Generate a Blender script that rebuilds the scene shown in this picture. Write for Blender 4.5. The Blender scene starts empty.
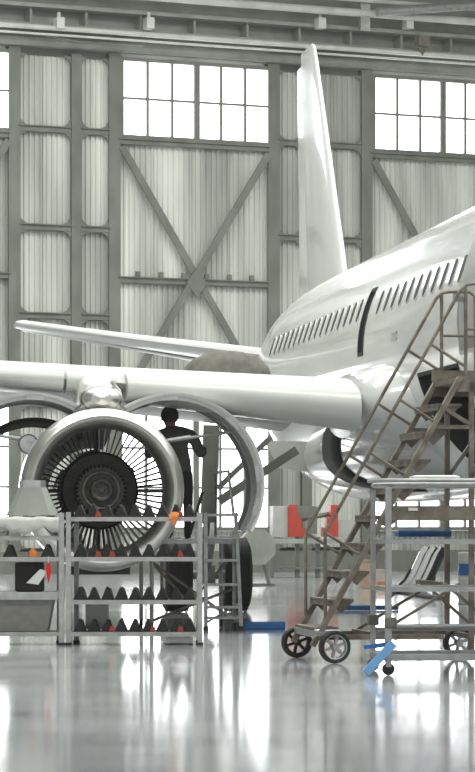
import bpy, bmesh, math, random
from mathutils import Vector, Matrix
random.seed(7)
R_ = math.radians
sc = bpy.context.scene
C = sc.collection

# ---------------------------------------------------------------- camera, world, large lights, exposure
F_PX, HZ, CAM_H, YAW = 3000.0, 521.0, 1.44, R_(7.36)
cam_d = bpy.data.cameras.new('camera'); cam = bpy.data.objects.new('camera', cam_d); C.objects.link(cam)
cam.location = (0, 0, CAM_H); cam.rotation_euler = (math.pi/2, 0, -YAW)
cam_d.sensor_fit = 'HORIZONTAL'; cam_d.sensor_width = 36.0
cam_d.lens = 36.0*F_PX/475.0; cam_d.shift_y = (HZ-386.0)/475.0
cam_d.clip_start = 0.5; cam_d.clip_end = 400
sc.camera = cam
world = bpy.data.worlds.new('overcast_sky'); sc.world = world; world.use_nodes = True
bg = world.node_tree.nodes['Background']; bg.inputs[0].default_value = (0.93, 0.97, 1.0, 1); bg.inputs[1].default_value = 0.75
HAZE = 0.0006
SKYLIGHT_W = 4300.0
for (sx, sy) in ((8, 22), (9, 38), (10, 54), (11, 70)):
    ld = bpy.data.lights.new('skylight', 'AREA'); ld.shape = 'RECTANGLE'; ld.size = 34; ld.size_y = 3.2
    ld.energy = SKYLIGHT_W; ld.color = (1.0, 1.0, 0.96)
    lo = bpy.data.objects.new('skylight', ld); C.objects.link(lo); lo.location = (sx, sy, 17.7)
sc.view_settings.view_transform = 'Standard'; sc.view_settings.look = 'None'
sc.view_settings.exposure = 0.0; sc.view_settings.gamma = 1.0; sc.view_settings.use_curve_mapping = False
sc.cycles.use_denoising = True
sc.cycles.max_bounces = 8

FW = Vector((math.sin(YAW), math.cos(YAW), 0)); RT = Vector((math.cos(YAW), -math.sin(YAW), 0))
def at(px, py, Y):
    """surveyed point: the bearing and elevation of a photo point, at world distance Y"""
    th = YAW + math.atan((px-237.5)/F_PX); X = Y*math.tan(th); d = X*math.sin(YAW)+Y*math.cos(YAW)
    return Vector((X, Y, CAM_H+(HZ-py)/F_PX*d))
def flo(lat, dep, z=0.0):
    p = RT*lat + FW*dep; p.z = z; return p

# ---------------------------------------------------------------- materials
def mat(name, col, rough=0.5, metal=0.0, noise=0.0, nscale=4.0, stretch=(1,1,1), bump=0.0, bscale=40.0, coat=0.0, emit=None, estr=0.0, col2=None, spec=0.5, rvar=0.0):
    m = bpy.data.materials.new(name); m.use_nodes = True; nt = m.node_tree; N = nt.nodes; L = nt.links
    b = N['Principled BSDF']
    b.inputs['Base Color'].default_value = (*col, 1); b.inputs['Roughness'].default_value = rough; b.inputs['Metallic'].default_value = metal
    b.inputs['Coat Weight'].default_value = coat; b.inputs['Coat Roughness'].default_value = 0.06; b.inputs['Specular IOR Level'].default_value = spec
    tc = N.new('ShaderNodeTexCoord'); mp = N.new('ShaderNodeMapping'); mp.inputs['Scale'].default_value = stretch
    L.new(tc.outputs['Object'], mp.inputs[0])
    if noise > 0:
        n = N.new('ShaderNodeTexNoise'); n.inputs['Scale'].default_value = nscale; n.inputs['Detail'].default_value = 6
        L.new(mp.outputs[0], n.inputs['Vector'])
        r = N.new('ShaderNodeValToRGB'); r.color_ramp.elements[0].position = 0.32; r.color_ramp.elements[1].position = 0.68
        c2 = col2 if col2 else tuple(c*(1-noise) for c in col)
        r.color_ramp.elements[0].color = (*c2, 1); r.color_ramp.elements[1].color = (*col, 1)
        L.new(n.outputs[0], r.inputs[0]); L.new(r.outputs[0], b.inputs['Base Color'])
        if rvar > 0:
            mr = N.new('ShaderNodeMapRange'); mr.inputs['To Min'].default_value = max(0.02, rough-rvar); mr.inputs['To Max'].default_value = rough+rvar
            L.new(n.outputs[0], mr.inputs[0]); L.new(mr.outputs[0], b.inputs['Roughness'])
    if bump > 0:
        n2 = N.new('ShaderNodeTexNoise'); n2.inputs['Scale'].default_value = bscale; n2.inputs['Detail'].default_value = 3
        L.new(mp.outputs[0], n2.inputs['Vector'])
        bp = N.new('ShaderNodeBump'); bp.inputs['Strength'].default_value = bump; bp.inputs['Distance'].default_value = 0.02
        L.new(n2.outputs[0], bp.inputs['Height']); L.new(bp.outputs[0], b.inputs['Normal'])
    if emit:
        b.inputs['Emission Color'].default_value = (*emit, 1); b.inputs['Emission Strength'].default_value = estr
    return m
M = {}
M['floor'] = mat('epoxy_floor', (0.50, 0.52, 0.54), 0.10, 0, 0.28, 0.55, (1, 1, 1), 0.02, 9.0, 0.0, rvar=0.05, spec=0.75)
M['panel'] = mat('corrugated_sheet', (0.74, 0.76, 0.70), 0.6, 0, 0.48, 1.5, (1, 1, 0.10), 0.1, 8)
M['panel_worn'] = mat('corrugated_sheet_worn', (0.66, 0.68, 0.62), 0.6, 0, 0.55, 0.9, (1, 1, 0.16), 0.1, 8)
M['panel_dull'] = mat('corrugated_sheet_dull', (0.56, 0.58, 0.53), 0.6, 0, 0.5, 1.8, (1, 1, 0.08), 0.1, 8)
M['steel'] = mat('grey_green_steel', (0.19, 0.20, 0.17), 0.55, 0.0, 0.35, 2.0, (1, 1, 0.5))
M['steel_pale'] = mat('pale_steel', (0.34, 0.36, 0.32), 0.5, 0.0, 0.3, 2.0)
M['pipe'] = mat('white_pipe', (0.72, 0.74, 0.7), 0.4, 0.0, 0.2, 2.0)
M['ceiling'] = mat('roof_sheet', (0.5, 0.52, 0.48), 0.7, 0.0, 0.2, 0.5)
M['sidewall'] = mat('side_wall_sheet', (0.5, 0.52, 0.48), 0.7, 0.0, 0.25, 0.6, (1, 1, 0.2))
M['pane'] = mat('daylit_frosted_pane', (0.85, 0.88, 0.9), 0.3, 0, emit=(0.97, 0.985, 1.0), estr=5.0)
M['white'] = mat('white_aircraft_paint', (0.72, 0.73, 0.71), 0.22, 0, 0.06, 1.2, coat=0.6)
M['wingpaint'] = mat('pale_grey_wing_paint', (0.60, 0.61, 0.58), 0.36, 0, 0.08, 1.5, coat=0.12)
M['greypaint'] = mat('grey_paint', (0.42, 0.43, 0.41), 0.4, 0, 0.15, 3)
M['chrome'] = mat('polished_lip_metal', (0.78, 0.77, 0.73), 0.36, 1.0, 0.1, 5, rvar=0.05)
M['alu'] = mat('brushed_aluminium', (0.62, 0.62, 0.6), 0.35, 0.9, 0.2, 8)
M['vane'] = mat('guide_vane_metal', (0.30, 0.29, 0.26), 0.4, 0.7)
M['darkmetal'] = mat('dark_engine_metal', (0.075, 0.07, 0.06), 0.45, 0.5, 0.35, 6)
M['liner'] = mat('acoustic_liner', (0.26, 0.255, 0.23), 0.5, 0.3, 0.2, 10)
M['black'] = mat('matt_black', (0.014, 0.013, 0.013), 0.6, 0, 0.3, 5)
M['interior_shade'] = mat('painted_interior_shade', (0.03, 0.032, 0.034), 0.8, 0, 0.3, 3)  # near-black colour stands in for the shade inside the fuselage
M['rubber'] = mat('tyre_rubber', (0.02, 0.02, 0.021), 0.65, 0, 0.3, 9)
M['cabwin'] = mat('cabin_window_glass', (0.05, 0.056, 0.058), 0.5, 0, 0.1, 3, spec=0.15)
M['rackpaint'] = mat('grey_rack_paint', (0.50, 0.50, 0.48), 0.45, 0.2, 0.25, 9)
M['tan'] = mat('worn_tan_steel', (0.24, 0.215, 0.175), 0.5, 0.2, 0.4, 6, col2=(0.10, 0.08, 0.055))
M['galv'] = mat('galvanised_steel', (0.46, 0.47, 0.46), 0.4, 0.6, 0.3, 9)
M['blue'] = mat('blue_plastic', (0.02, 0.16, 0.46), 0.4, 0, 0.15, 6)
M['paleblue'] = mat('pale_blue_plastic', (0.18, 0.42, 0.75), 0.4, 0, 0.15, 6)
M['red'] = mat('red_paint', (0.46, 0.05, 0.03), 0.45, 0, 0.2, 4)
M['redtag'] = mat('red_fabric', (0.75, 0.015, 0.02), 0.7, 0, 0.2, 9)
M['orange'] = mat('orange_fabric', (0.85, 0.28, 0.06), 0.7, 0, 0.3, 20)
M['card'] = mat('cardboard', (0.55, 0.40, 0.28), 0.8, 0, 0.2, 5)
M['palecard'] = mat('pale_cardboard', (0.70, 0.60, 0.55), 0.8, 0, 0.15, 5)
M['paper'] = mat('white_paper', (0.75, 0.75, 0.72), 0.7, 0, 0.1, 6)
M['cloth'] = mat('crumpled_white_sheet', (0.62, 0.62, 0.57), 0.55, 0, 0.12, 9, bump=0.3, bscale=14)
M['canvas'] = mat('grey_brown_canvas', (0.17, 0.165, 0.14), 0.8, 0, 0.4, 7, bump=0.3, bscale=18)
M['coverall'] = mat('dark_coverall', (0.17, 0.17, 0.15), 0.85, 0, 0.3, 9)
M['trouser'] = mat('dark_trousers', (0.035, 0.037, 0.042), 0.85, 0, 0.3, 9)
M['skin'] = mat('skin', (0.42, 0.25, 0.18), 0.55, 0, 0.1, 12)
M['hair'] = mat('dark_hair', (0.03, 0.025, 0.02), 0.7, 0, 0.3, 30)

# ---------------------------------------------------------------- mesh helpers
def wm(o):
    m = o.matrix_basis.copy() if False else Matrix.LocRotScale(o.location, o.rotation_euler, o.scale)
    return (wm(o.parent) @ o.matrix_parent_inverse @ m) if o.parent else m
class MB:
    def __init__(s): s.v = []; s.f = []; s.m = []
    def add(s, vs, fs, m=0):
        o = len(s.v); s.v += [tuple(v) for v in vs]; s.f += [tuple(i+o for i in f) for f in fs]; s.m += [m]*len(fs); return s
    def box(s, c, d, rot=None, m=0):
        vs = []
        for z in (-.5, .5):
            for x, y in ((-.5, -.5), (.5, -.5), (.5, .5), (-.5, .5)):
                p = Vector((x*d[0], y*d[1], z*d[2]))
                if rot: p = rot @ p
                vs.append(p+Vector(c))
        return s.add(vs, [(3, 2, 1, 0), (4, 5, 6, 7), (0, 1, 5, 4), (1, 2, 6, 5), (2, 3, 7, 6), (3, 0, 4, 7)], m)
    def bar(s, a, b, w, h=None, up=(0, 0, 1), m=0):
        a = Vector(a); b = Vector(b); h = h or w; d = (b-a); L = d.length; d.normalize(); u = Vector(up)
        if abs(d.dot(u)) > 0.98: u = Vector((0, 1, 0))
        x = d.cross(u).normalized(); z = x.cross(d)
        return s.box((a+b)/2, (w, L, h), Matrix((x, d, z)).transposed(), m)
    def tube(s, pts, r, n=8, m=0, cap=True):
        pts = [Vector(p) for p in pts]; rs = r if isinstance(r, (list, tuple)) else [r]*len(pts)
        t0 = (pts[1]-pts[0]).normalized(); u = t0.orthogonal().normalized(); rings = []
        for i, p in enumerate(pts):
            t = ((pts[min(i+1, len(pts)-1)]-pts[max(i-1, 0)])).normalized()
            u = (u - t*u.dot(t)).normalized(); w = t.cross(u)
            rings.append([p+(u*math.cos(2*math.pi*k/n)+w*math.sin(2*math.pi*k/n))*rs[i] for k in range(n)])
        return s.loft(rings, cap, m)
    def loft(s, rings, cap=True, m=0, closed=True):
        n = len(rings[0]); vs = [p for r in rings for p in r]; fs = []
        for i in range(len(rings)-1):
            for k in range(n if closed else n-1):
                k2 = (k+1) % n; fs.append((i*n+k, i*n+k2, (i+1)*n+k2, (i+1)*n+k))
        if cap: fs += [tuple(reversed(range(n))), tuple(range((len(rings)-1)*n, len(rings)*n))]
        return s.add(vs, fs, m)
    def lathe(s, prof, o=(0, 0, 0), ax=(0, 1, 0), n=48, m=0, a0=0, a1=360, close=False):
        ax = Vector(ax).normalized(); o = Vector(o)
        u = Vector((1, 0, 0)) if abs(ax.x) < .9 else Vector((0, 1, 0)); u = (u-ax*u.dot(ax)).normalized(); w = u.cross(ax) if False else ax.cross(u)
        if abs(ax.y) > .9: u = Vector((1, 0, 0)); w = Vector((0, 0, 1))
        full = abs(a1-a0) >= 359.9; cnt = n if full else n+1
        rings = []
        for k in range(cnt):
            a = R_(a0+(a1-a0)*k/n); rings.append([o+ax*p[1]+(u*math.cos(a)+w*math.sin(a))*p[0] for p in prof])
        np_ = len(prof); vs = [p for r in rings for p in r]; fs = []
        for k in range(n):
            k2 = (k+1) % cnt
            for i in range(np_ if close else np_-1):
                i2 = (i+1) % np_; fs.append((k*np_+i, k*np_+i2, k2*np_+i2, k2*np_+i))
        if close and not full: fs += [tuple(reversed(range(np_))), tuple(range(n*np_, (n+1)*np_))]
        return s.add(vs, fs, m)
    def prism(s, pts, ext, m=0):
        ext = Vector(ext); a = [Vector(p) for p in pts]; return s.loft([a, [p+ext for p in a]], True, m)
    def mesh(s, name, mats, sharp=35, merge=False):
        me = bpy.data.meshes.new(name); me.from_pydata(s.v, [], s.f)
        bm = bmesh.new(); bm.from_mesh(me)
        for f, k in zip(bm.faces, s.m): f.material_index = k; f.smooth = True
        if merge: bmesh.ops.remove_doubles(bm, verts=bm.verts, dist=1e-5)
        bmesh.ops.recalc_face_normals(bm, faces=bm.faces); bm.to_mesh(me); bm.free()
        me.set_sharp_from_angle(angle=R_(sharp))
        for k in (mats if isinstance(mats, (list, tuple)) else [mats]): me.materials.append(M[k])
        return me
    def build(s, name, mats, parent=None, world=False, sharp=35, merge=False, bevel=0):
        o = link(name, s.mesh(name, mats, sharp, merge), parent, world)
        if bevel:
            b = o.modifiers.new('bevel', 'BEVEL'); b.width = bevel; b.segments = 2; b.limit_method = 'ANGLE'
        return o
def link(name, me, parent=None, world=False, loc=None, rot=None):
    o = bpy.data.objects.new(name, me); C.objects.link(o)
    if parent:
        o.parent = parent
        if world: o.matrix_parent_inverse = wm(parent).inverted()
    if loc is not None: o.location = loc
    if rot is not None: o.rotation_euler = rot
    return o
def tag(o, label=None, cat=None, group=None, kind=None):
    if label: o['label'] = label
    if cat: o['category'] = cat
    if group: o['group'] = group
    if kind: o['kind'] = kind
    return o
def thing(name, label, cat, loc=(0, 0, 0), rz=0, group=None):
    o = bpy.data.objects.new(name, None); C.objects.link(o); o.location = loc; o.rotation_euler = (0, 0, rz); o.empty_display_size = .2
    return tag(o, label, cat, group)
def sub(name, parent, loc=(0, 0, 0), rot=(0, 0, 0)):
    o = bpy.data.objects.new(name, None); C.objects.link(o); o.parent = parent; o.location = loc; o.rotation_euler = rot; o.empty_display_size = .2
    return o
def copy_tree(o, parent=None):
    c = o.copy(); C.objects.link(c); c.parent = parent
    for ch in [k for k in o.children]: copy_tree(ch, c)
    return c
def struct(o, label=None): return tag(o, label, None, None, 'structure')

# ================================================================ THE HANGAR
fl = MB().add([(-30, -6, 0), (48, -6, 0), (48, 112, 0), (-30, 112, 0)], [(0, 1, 2, 3)]).build('floor', 'floor')
struct(fl, 'polished grey epoxy hangar floor with window reflections')
# back wall frame: local x along the wall, -y into the room
BETA = R_(16.6); WD = 84.7; WLAT = 52.5/F_PX*WD
wang = BETA+YAW
def wt(px):
    k = (px-237.5)/F_PX; return (k*WD-WLAT)/(math.cos(wang)-k*math.sin(wang))
def wz(px, py):
    d = WD+wt(px)*math.sin(wang); return CAM_H+(HZ-py)/F_PX*d
W0 = flo(WLAT, WD)
wall = MB().box((0, .40, 9.2), (96, .2, 18.4)).build('wall_back', 'steel_pale')
wall.location = W0; wall.rotation_euler = (0, 0, BETA); struct(wall, 'tall steel framed hangar wall clad in pale corrugated sheets')
def wmb(mb, name, mats, **k): return mb.build(name, mats, wall, False, **k)
def corr(x0, x1, z0, z1):
    mb = MB(); pitch = .165; n = max(2, int(round((x1-x0)/pitch))); p = (x1-x0)/n; pts = []
    for i in range(n):
        x = x0+i*p; pts += [(x, .10), (x+p*.42, .10), (x+p*.55, .045), (x+p*.87, .045)]
    pts.append((x1, .10))
    vs = [(x, y, z0) for x, y in pts]+[(x, y, z1) for x, y in pts]; k = len(pts)
    mb.add(vs, [(i, i+1, k+i+1, k+i) for i in range(k-1)])
    # each cladding sheet is slightly dented along its lower edge frame
    mb.box(((x0+x1)/2, .2, (z0+z1)/2), (x1-x0, .1, z1-z0))
    return mb
def sheets(x0, x1, z0, z1):
    n = max(1, round((x1-x0)/1.05)); w = (x1-x0)/n
    for i in range(n):
        corr(x0+i*w+.012*(i > 0), x0+(i+1)*w-.012*(i < n-1), z0, z1).build('panel', random.choice(('panel', 'panel', 'panel_worn', 'panel_dull')), wall)
def post(x, z0, z1, w, d=.30, m='steel'):
    mb = MB(); mb.box((x, -.12, (z0+z1)/2), (w, .06, z1-z0)); mb.box((x, .02, (z0+z1)/2), (w*.45, .24, z1-z0)); mb.box((x, .12, (z0+z1)/2), (w, .05, z1-z0))
    wmb(mb, 'post', m)
def rail(x0, x1, z, h=.2, m='steel', y=-.06):
    mb = MB(); mb.box(((x0+x1)/2, y, z), (x1-x0, .12, h)); mb.box(((x0+x1)/2, y-.08, z+h/2-.02), (x1-x0, .1, .03)); wmb(mb, 'rail', m)
ZT = wz(190, 62); ZROW = [wz(60, 130), wz(60, 228), wz(60, 316), wz(60, 404)]
ZW0, ZW1, ZM, ZL1, ZL0 = wz(196, 139), wz(196, 66), wz(190, 282), wz(190, 404), wz(190, 527)
T = {k: wt(k) for k in (13, 75, 113, 272, 305, 365)}
XW = T[272]-T[113]
bays = [('narrow', T[13], T[113], T[75]), ('brace', T[113], T[272], None), ('narrow', T[272], T[365], T[305]), ('brace', T[365], T[365]+XW, None),
        ('brace', T[13]-XW, T[13], None), ('narrow', T[13]-XW-2.8, T[13]-XW, T[13]-XW-1.1), ('narrow', T[365]+XW, T[365]+XW+2.8, T[365]+XW+1.0)]
nwin = [0]
def window(x0, x1, z0, z1, cols, rows, label):
    nwin[0] += 1
    mb = MB(); fw = .10
    mb.box(((x0+x1)/2, -.03, z0-fw/2), (x1-x0+2*fw, .22, fw)); mb.box(((x0+x1)/2, -.03, z1+fw/2), (x1-x0+2*fw, .22, fw))
    mb.box((x0-fw/2, -.03, (z0+z1)/2), (fw, .22, z1-z0)); mb.box((x1+fw/2, -.03, (z0+z1)/2), (fw, .22, z1-z0))
    w = mb.build('window_%d' % nwin[0], 'steel', wall); w['kind'] = 'structure'; w['label'] = label
    cw = (x1-x0)/cols; ch = (z1-z0)/rows
    pm = MB().box((0, 0, 0), (cw, .02, ch)).mesh('pane', 'pane')
    for i in range(cols):
        for j in range(rows): link('pane', pm, w, loc=(x0+cw*(i+.5), .02, z0+ch*(j+.5)))
    vm = MB().box((0, 0, 0), (.07, .12, z1-z0)).mesh('mullion', 'steel'); vm2 = MB().box((0, 0, 0), (.17, .16, z1-z0)).mesh('mullion', 'steel')
    for i in range(1, cols): link('mullion', vm2 if i*2 == cols else vm, w, loc=(x0+cw*i, -.02, (z0+z1)/2))
    hm = MB().box((0, 0, 0), (x1-x0, .10, .06)).mesh('transom', 'steel')
    for j in range(1, rows): link('transom', hm, w, loc=((x0+x1)/2, -.02, z0+ch*j))
for kind, x0, x1, xs in bays:
    if kind == 'narrow':
        cuts = [x0, xs, x1]; rows = [.6]+ZROW[::-1]+[ZT]
        low = x0 < T[113]-.5 and x0 > T[13]-1
        for a, b in zip(cuts[:-1], cuts[1:]):
            for z0, z1 in zip(rows[:-1], rows[1:]):
                if low and z0 == .6 and False: continue
                sheets(a+.1, b-.1, z0+.1, z1-.1)
            for z in rows[1:-1]:
                rail(a+.12, b-.12, z, .17)
            # rounded frame corners
            for z0, z1 in zip(rows[:-1], rows[1:]):
                mb = MB()
                for (cx, sx) in ((a+.14, 1), (b-.14, -1)):
                    for (cz, sz) in ((z0+.08, 1), (z1-.08, -1)):
                        mb.prism([(cx, -.1, cz), (cx+sx*.26, -.1, cz), (cx+sx*.09, -.1, cz+sz*.09), (cx, -.1, cz+sz*.26)], (0, .06, 0))
                wmb(mb, 'gusset', 'steel')
        post(xs, .1, ZT, .30)
    else:
        window(x0+.27, x1-.12, ZW0, ZW1, 6, 2, 'bright upper window of twelve panes high on the back wall')
        sheets(x0+.1, x1-.1, ZL1+.12, ZM-.1); sheets(x0+.1, x1-.1, ZM+.1, ZW0-.2)
        window(x0+.22, x1-.12, ZL0, ZL1-.15, 6, 3, 'bright lower window of eighteen panes behind the airliner')
        sheets(x0+.1, x1-.1, .6, ZL0-.12)
        rail(x0+.1, x1-.1, ZM, .17); rail(x0+.1, x1-.1, ZW0-.18, .16); rail(x0+.1, x1-.1, ZL1, .2)
        for dx in range(1, 7):
            MB().box((x0+dx*(x1-x0)/7, -.13, ZM+.16), (.12, .1, .14)).build('cleat', 'steel', wall)
        zt, zb = ZW0-.35, ZL1+.1
        for (xa, za, xb, zb_) in ((x0+.2, zt, x1-.2, zb), (x0+.2, zb, x1-.2, zt)):
            off = -.17 if xa and za == zt else -.21
            wmb(MB().bar((xa, off, za), (xb, off, zb_), .05, .2, up=(0, 0, 1)), 'brace', 'steel')
        wmb(MB().prism([((x0+x1)/2-.3, -.26, ZM-.04), ((x0+x1)/2, -.26, ZM-.45), ((x0+x1)/2+.3, -.26, ZM-.04), ((x0+x1)/2, -.26, ZM+.38)], (0, .04, 0)), 'gusset', 'steel')
for x, w in ((T[13], .34), (T[113], .34), (T[272], .36), (T[365], .34), (T[365]+XW, .34), (T[13]-XW, .34)): post(x, 0, ZT+.1, w)
wmb(MB().box((0, -.10, .3), (60, .3, .6)), 'kick_plate', 'steel')
# header girder and service pipes along the wall top
zg = ZT
g = MB()
g.box((0, -.15, zg+.22), (96, .30, .22)); g.box((0, -.45, zg+.62), (96, .6, .09)); g.box((0, -.15, zg+.85), (96, .08, .5)); g.box((0, -.5, zg+1.12), (96, .7, .1))
for i in range(-24, 25): g.box((i*1.6, -.4, zg+.86), (.07, .5, .46))
gd = wmb(g, 'trim_1', 'steel_pale'); gd['kind'] = 'structure'; gd['label'] = 'deep steel header girder above the windows'
pr = wmb(MB().tube([(-48, -1.0, zg+.50), (48, -1.0, zg+.50)], .07, 12).tube([(-48, -1.0, zg+.32), (48, -1.0, zg+.32)], .035, 10), 'trim_2', 'pipe'); pr['kind'] = 'structure'; pr['label'] = 'pair of white pipes running along the girder'
pr2 = wmb(MB().tube([(-48, -1.2, zg+1.50), (48, -1.2, zg+1.50)], .11, 12).tube([(-48, -1.4, zg+1.83), (48, -1.4, zg+1.83)], .06, 12), 'trim_3', 'pipe'); pr2['kind'] = 'structure'; pr2['label'] = 'thick white pipes under the roof'
xg = wt(352)
pr3 = wmb(MB().tube([(xg, -1.6, wz(355, 21)), (xg+6.5, -1.6, wz(355, 21)+.85)], .13, 12).bar((xg-.2, -1.2, zg+1.0), (xg-.2, -1.2, zg+2.2), .3, .14)
          .prism([(xg-1.3, -1.3, zg+1.95), (xg-.5, -1.3, zg+1.95), (xg-.9, -1.3, zg+2.5)], (0, .05, 0)).prism([(xg+.1, -1.3, zg+1.95), (xg+.9, -1.3, zg+1.95), (xg+.5, -1.3, zg+2.5)], (0, .05, 0)), 'trim_4', 'galv')
pr3['kind'] = 'structure'; pr3['label'] = 'sloping roof strut with gusset plates'
clampm = MB().box((0, 0, 0), (.22, .3, .3)).tube([(0, 0, -.1), (0, 0, .3)], .05, 6).mesh('clamp', 'pipe')
for px in (46, 135, 305, 392): link('clamp', clampm, wall, loc=(wt(px), -1.0, wz(px, 29)))
MB().box((wt(405), -1.1, wz(405, 47)), (.36, .25, .3)).prism([(wt(405)-.15, -1.1, wz(405, 47)-.15), (wt(405)+.15, -1.1, wz(405, 47)-.15), (wt(405), -1.1, wz(405, 47)-.4)], (0, .12, 0)).build('lamp_housing', 'tan', wall)
MB().tube([(wt(20), -.9, wz(20, 38)), (wt(70), -.9, wz(70, 47)), (wt(130), -.9, wz(130, 50))], .03, 6).build('cable', 'steel', wall)
# side walls and roof (out of view, close the hall)
struct(MB().box((-22, 48, 9.1), (.3, 110, 18.2)).build('wall_left', 'sidewall'), 'pale side wall of the hangar')
struct(MB().box((38, 50, 9.1), (.3, 114, 18.2)).build('wall_right', 'sidewall'), 'pale side wall on the far right')
rf = MB()
ys = [(-6, 20.4), (23.6, 36.4), (39.6, 52.4), (55.6, 68.4), (71.6, 112)]
for a, b in ys: rf.box((8, (a+b)/2, 18.3), (60, b-a, .2))
for y in (22, 38, 54, 70):
    rf.box((-16, y, 18.3), (12, 3.2, .2)); rf.box((32.5, y, 18.3), (11, 3.2, .2))
    rf.box((8, y, 18.32), (37, 3.3, .1))
struct(rf.build('ceiling', 'ceiling'), 'corrugated roof with skylight strips')

# thin daylight haze hanging in the hall
hz = bpy.data.materials.new('hall_haze'); hz.use_nodes = True; nt = hz.node_tree; nt.nodes.remove(nt.nodes['Principled BSDF'])
vs_ = nt.nodes.new('ShaderNodeVolumeScatter'); vs_.inputs['Color'].default_value = (0.97, 1.0, 0.93, 1); vs_.inputs['Density'].default_value = HAZE; vs_.inputs['Anisotropy'].default_value = 0.2
nt.links.new(vs_.outputs[0], nt.nodes['Material Output'].inputs['Volume']); M['haze'] = hz
hzo = MB().box((9, 52, 9.1), (77, 120, 18.6)).build('haze', 'haze'); tag(hzo, 'thin pale haze filling the hangar air', None, None, 'stuff')

# ================================================================ THE AIRLINER
XC, ZC, RF = 8.95, 3.75, 2.0
air = thing('airliner', 'white twin-engine passenger airliner with opened engine cowls and tall tail fin', 'airliner', (XC, 47, 0))
stn = [(28.4, .05, 3.25), (28.7, .5, 3.3), (29.3, .95, 3.4), (30.2, 1.4, 3.55), (31.3, 1.75, 3.68), (32.4, 1.93, 3.74), (33.05, 2, ZC), (33.5, 2, ZC), (33.95, 2, ZC), (34.3, 2, ZC), (34.9, 2, ZC), (35.5, 2, ZC), (36.7, 2, ZC),
       (37, 2, ZC), (38, 2, ZC), (39, 2, ZC), (40.45, 2, ZC), (40.8, 2, ZC), (42, 2, ZC), (44, 2, ZC), (46, 2, ZC), (48, 2, ZC), (49.5, 2, ZC), (50.6, 1.98, 3.77), (51.6, 1.92, 3.82), (52.8, 1.80, 3.92),
       (54.2, 1.60, 4.06), (55.8, 1.35, 4.24), (57.5, 1.05, 4.42), (59.2, .75, 4.58), (60.8, .48, 4.7), (62.0, .26, 4.76), (62.3, .12, 4.78)]
NA = 72
def fus_pt(y, r, zc, k): a = R_(k*5); return Vector((XC-r*math.cos(a), y, zc+r*math.sin(a)))
mb = MB(); vs = [fus_pt(y, r, z, k) for y, r, z in stn for k in range(NA)]; fs = []
holes = [(33.05, 33.95, -10, 45), (40.45, 40.8, 0, 25), (34.3, 36.7, -55, -15)]
for i in range(len(stn)-1):
    for k in range(NA):
        a = (k*5+2.5+180) % 360-180; ym = (stn[i][0]+stn[i+1][0])/2
        if any(y0 < ym < y1 and a0 < a < a1 for y0, y1, a0, a1 in holes): continue
        k2 = (k+1) % NA; fs.append((i*NA+k, i*NA+k2, (i+1)*NA+k2, (i+1)*NA+k))
fs += [tuple(range(NA)), tuple(range((len(stn)-1)*NA, len(stn)*NA))]
mb.add(vs, fs); fus = mb.build('fuselage', 'white', air, True, sharp=60)
MB().lathe([(.01, 30.5), (1.2, 30.5), (1.3, 32), (1.3, 48), (.01, 48)], (XC, 0, ZC), (0, 1, 0), 36).build('shade_liner', 'interior_shade', fus, True)  # added dark liner behind the openings, interior shade put into its colour
def frame(y0, y1, a0, a1, nm, w=.05, m='greypaint'):
    mb = MB()
    for rr0, rr1 in ((1.80, 2.012),):
        st = [a0+(a1-a0)*i/12 for i in range(13)]
        def arc(y, yy):
            mb.loft([[Vector((XC-r*math.cos(R_(a)), q, ZC+r*math.sin(R_(a)))) for r, q in ((rr0, y), (rr1, y), (rr1, yy), (rr0, yy))] for a in st])
        arc(y0-w, y0); arc(y1, y1+w)
        for a, b in ((a0-1.4, a0), (a1, a1+1.4)):
            mb.loft([[Vector((XC-r*math.cos(R_(c)), q, ZC+r*math.sin(R_(c)))) for r, c in ((rr0, a), (rr1, a), (rr1, b), (rr0, b))] for q in (y0-w, y1+w)])
    return mb.build(nm, m, fus, True)
frame(33.05, 33.95, -10, 45, 'door_frame'); frame(40.45, 40.8, 0, 25, 'hatch_frame', .03, 'interior_shade'); frame(34.3, 36.7, -55, -15, 'cargo_door_frame', .04, 'interior_shade')  # hatch and cargo frames take the painted interior shade
# cabin windows: rounded slabs standing just proud of the skin
wa = math.asin((4.37-ZC)/RF)
def cabin_window_mesh():
    pts = []
    for i in range(16):
        t = 2*math.pi*i/16; c, s_ = math.cos(t), math.sin(t)
        pts.append((math.copysign(abs(c)**.6, c)*.115, math.copysign(abs(s_)**.6, s_)*.17))
    m = MB(); m.prism([(0, y, z) for y, z in pts], (.03, 0, 0), 0)
    outer = [[Vector((x, y*q, z*q)) for y, z in pts] for x, q in ((.03, 1.07), (.002, 1.07), (-.003, 1.0))]
    m.loft(outer, False, 1); return m.mesh('cabin_window', ['cabwin', 'white'])
cwm = cabin_window_mesh()
ywin = [34.15+.545*i for i in range(30)]
for y in ywin:
    if 40.0 < y < 41.2 or y > 50.6: continue
    x = XC-(RF+.004)*math.cos(wa); z = ZC+(RF+.004)*math.sin(wa)
    o = link('cabin_window', cwm, fus, True); o.location = (x, y, z); o.rotation_euler = (0, wa, 0)
# forward passenger door swung out ahead of its opening
d = MB(); st = [-9+4.4*i for i in range(13)]
d.loft([[Vector((XC-.25-r*math.cos(R_(a)), q, ZC+r*math.sin(R_(a)))) for r, q in ((1.86, 31.85), (2.0, 31.85), (2.0, 32.75), (1.86, 32.75))] for a in st])
dr = d.build('passenger_door', 'greypaint', air, True, bevel=.03)
MB().tube([(XC-2.0, 32.6, 3.9), (XC-2.35, 32.4, 3.9)], .05, 8).build('hinge_arm', 'alu', dr, True)
# lettering strip under the windows (too small to read) as two small grey dashes, and a skin seam
MB().box((XC-2.0, 38.05, 3.86), (.02, .36, .035)).build('placard', 'greypaint', fus, True); MB().box((XC-2.0, 38.05, 3.78), (.02, .36, .035)).build('placard', 'greypaint', fus, True)
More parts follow.
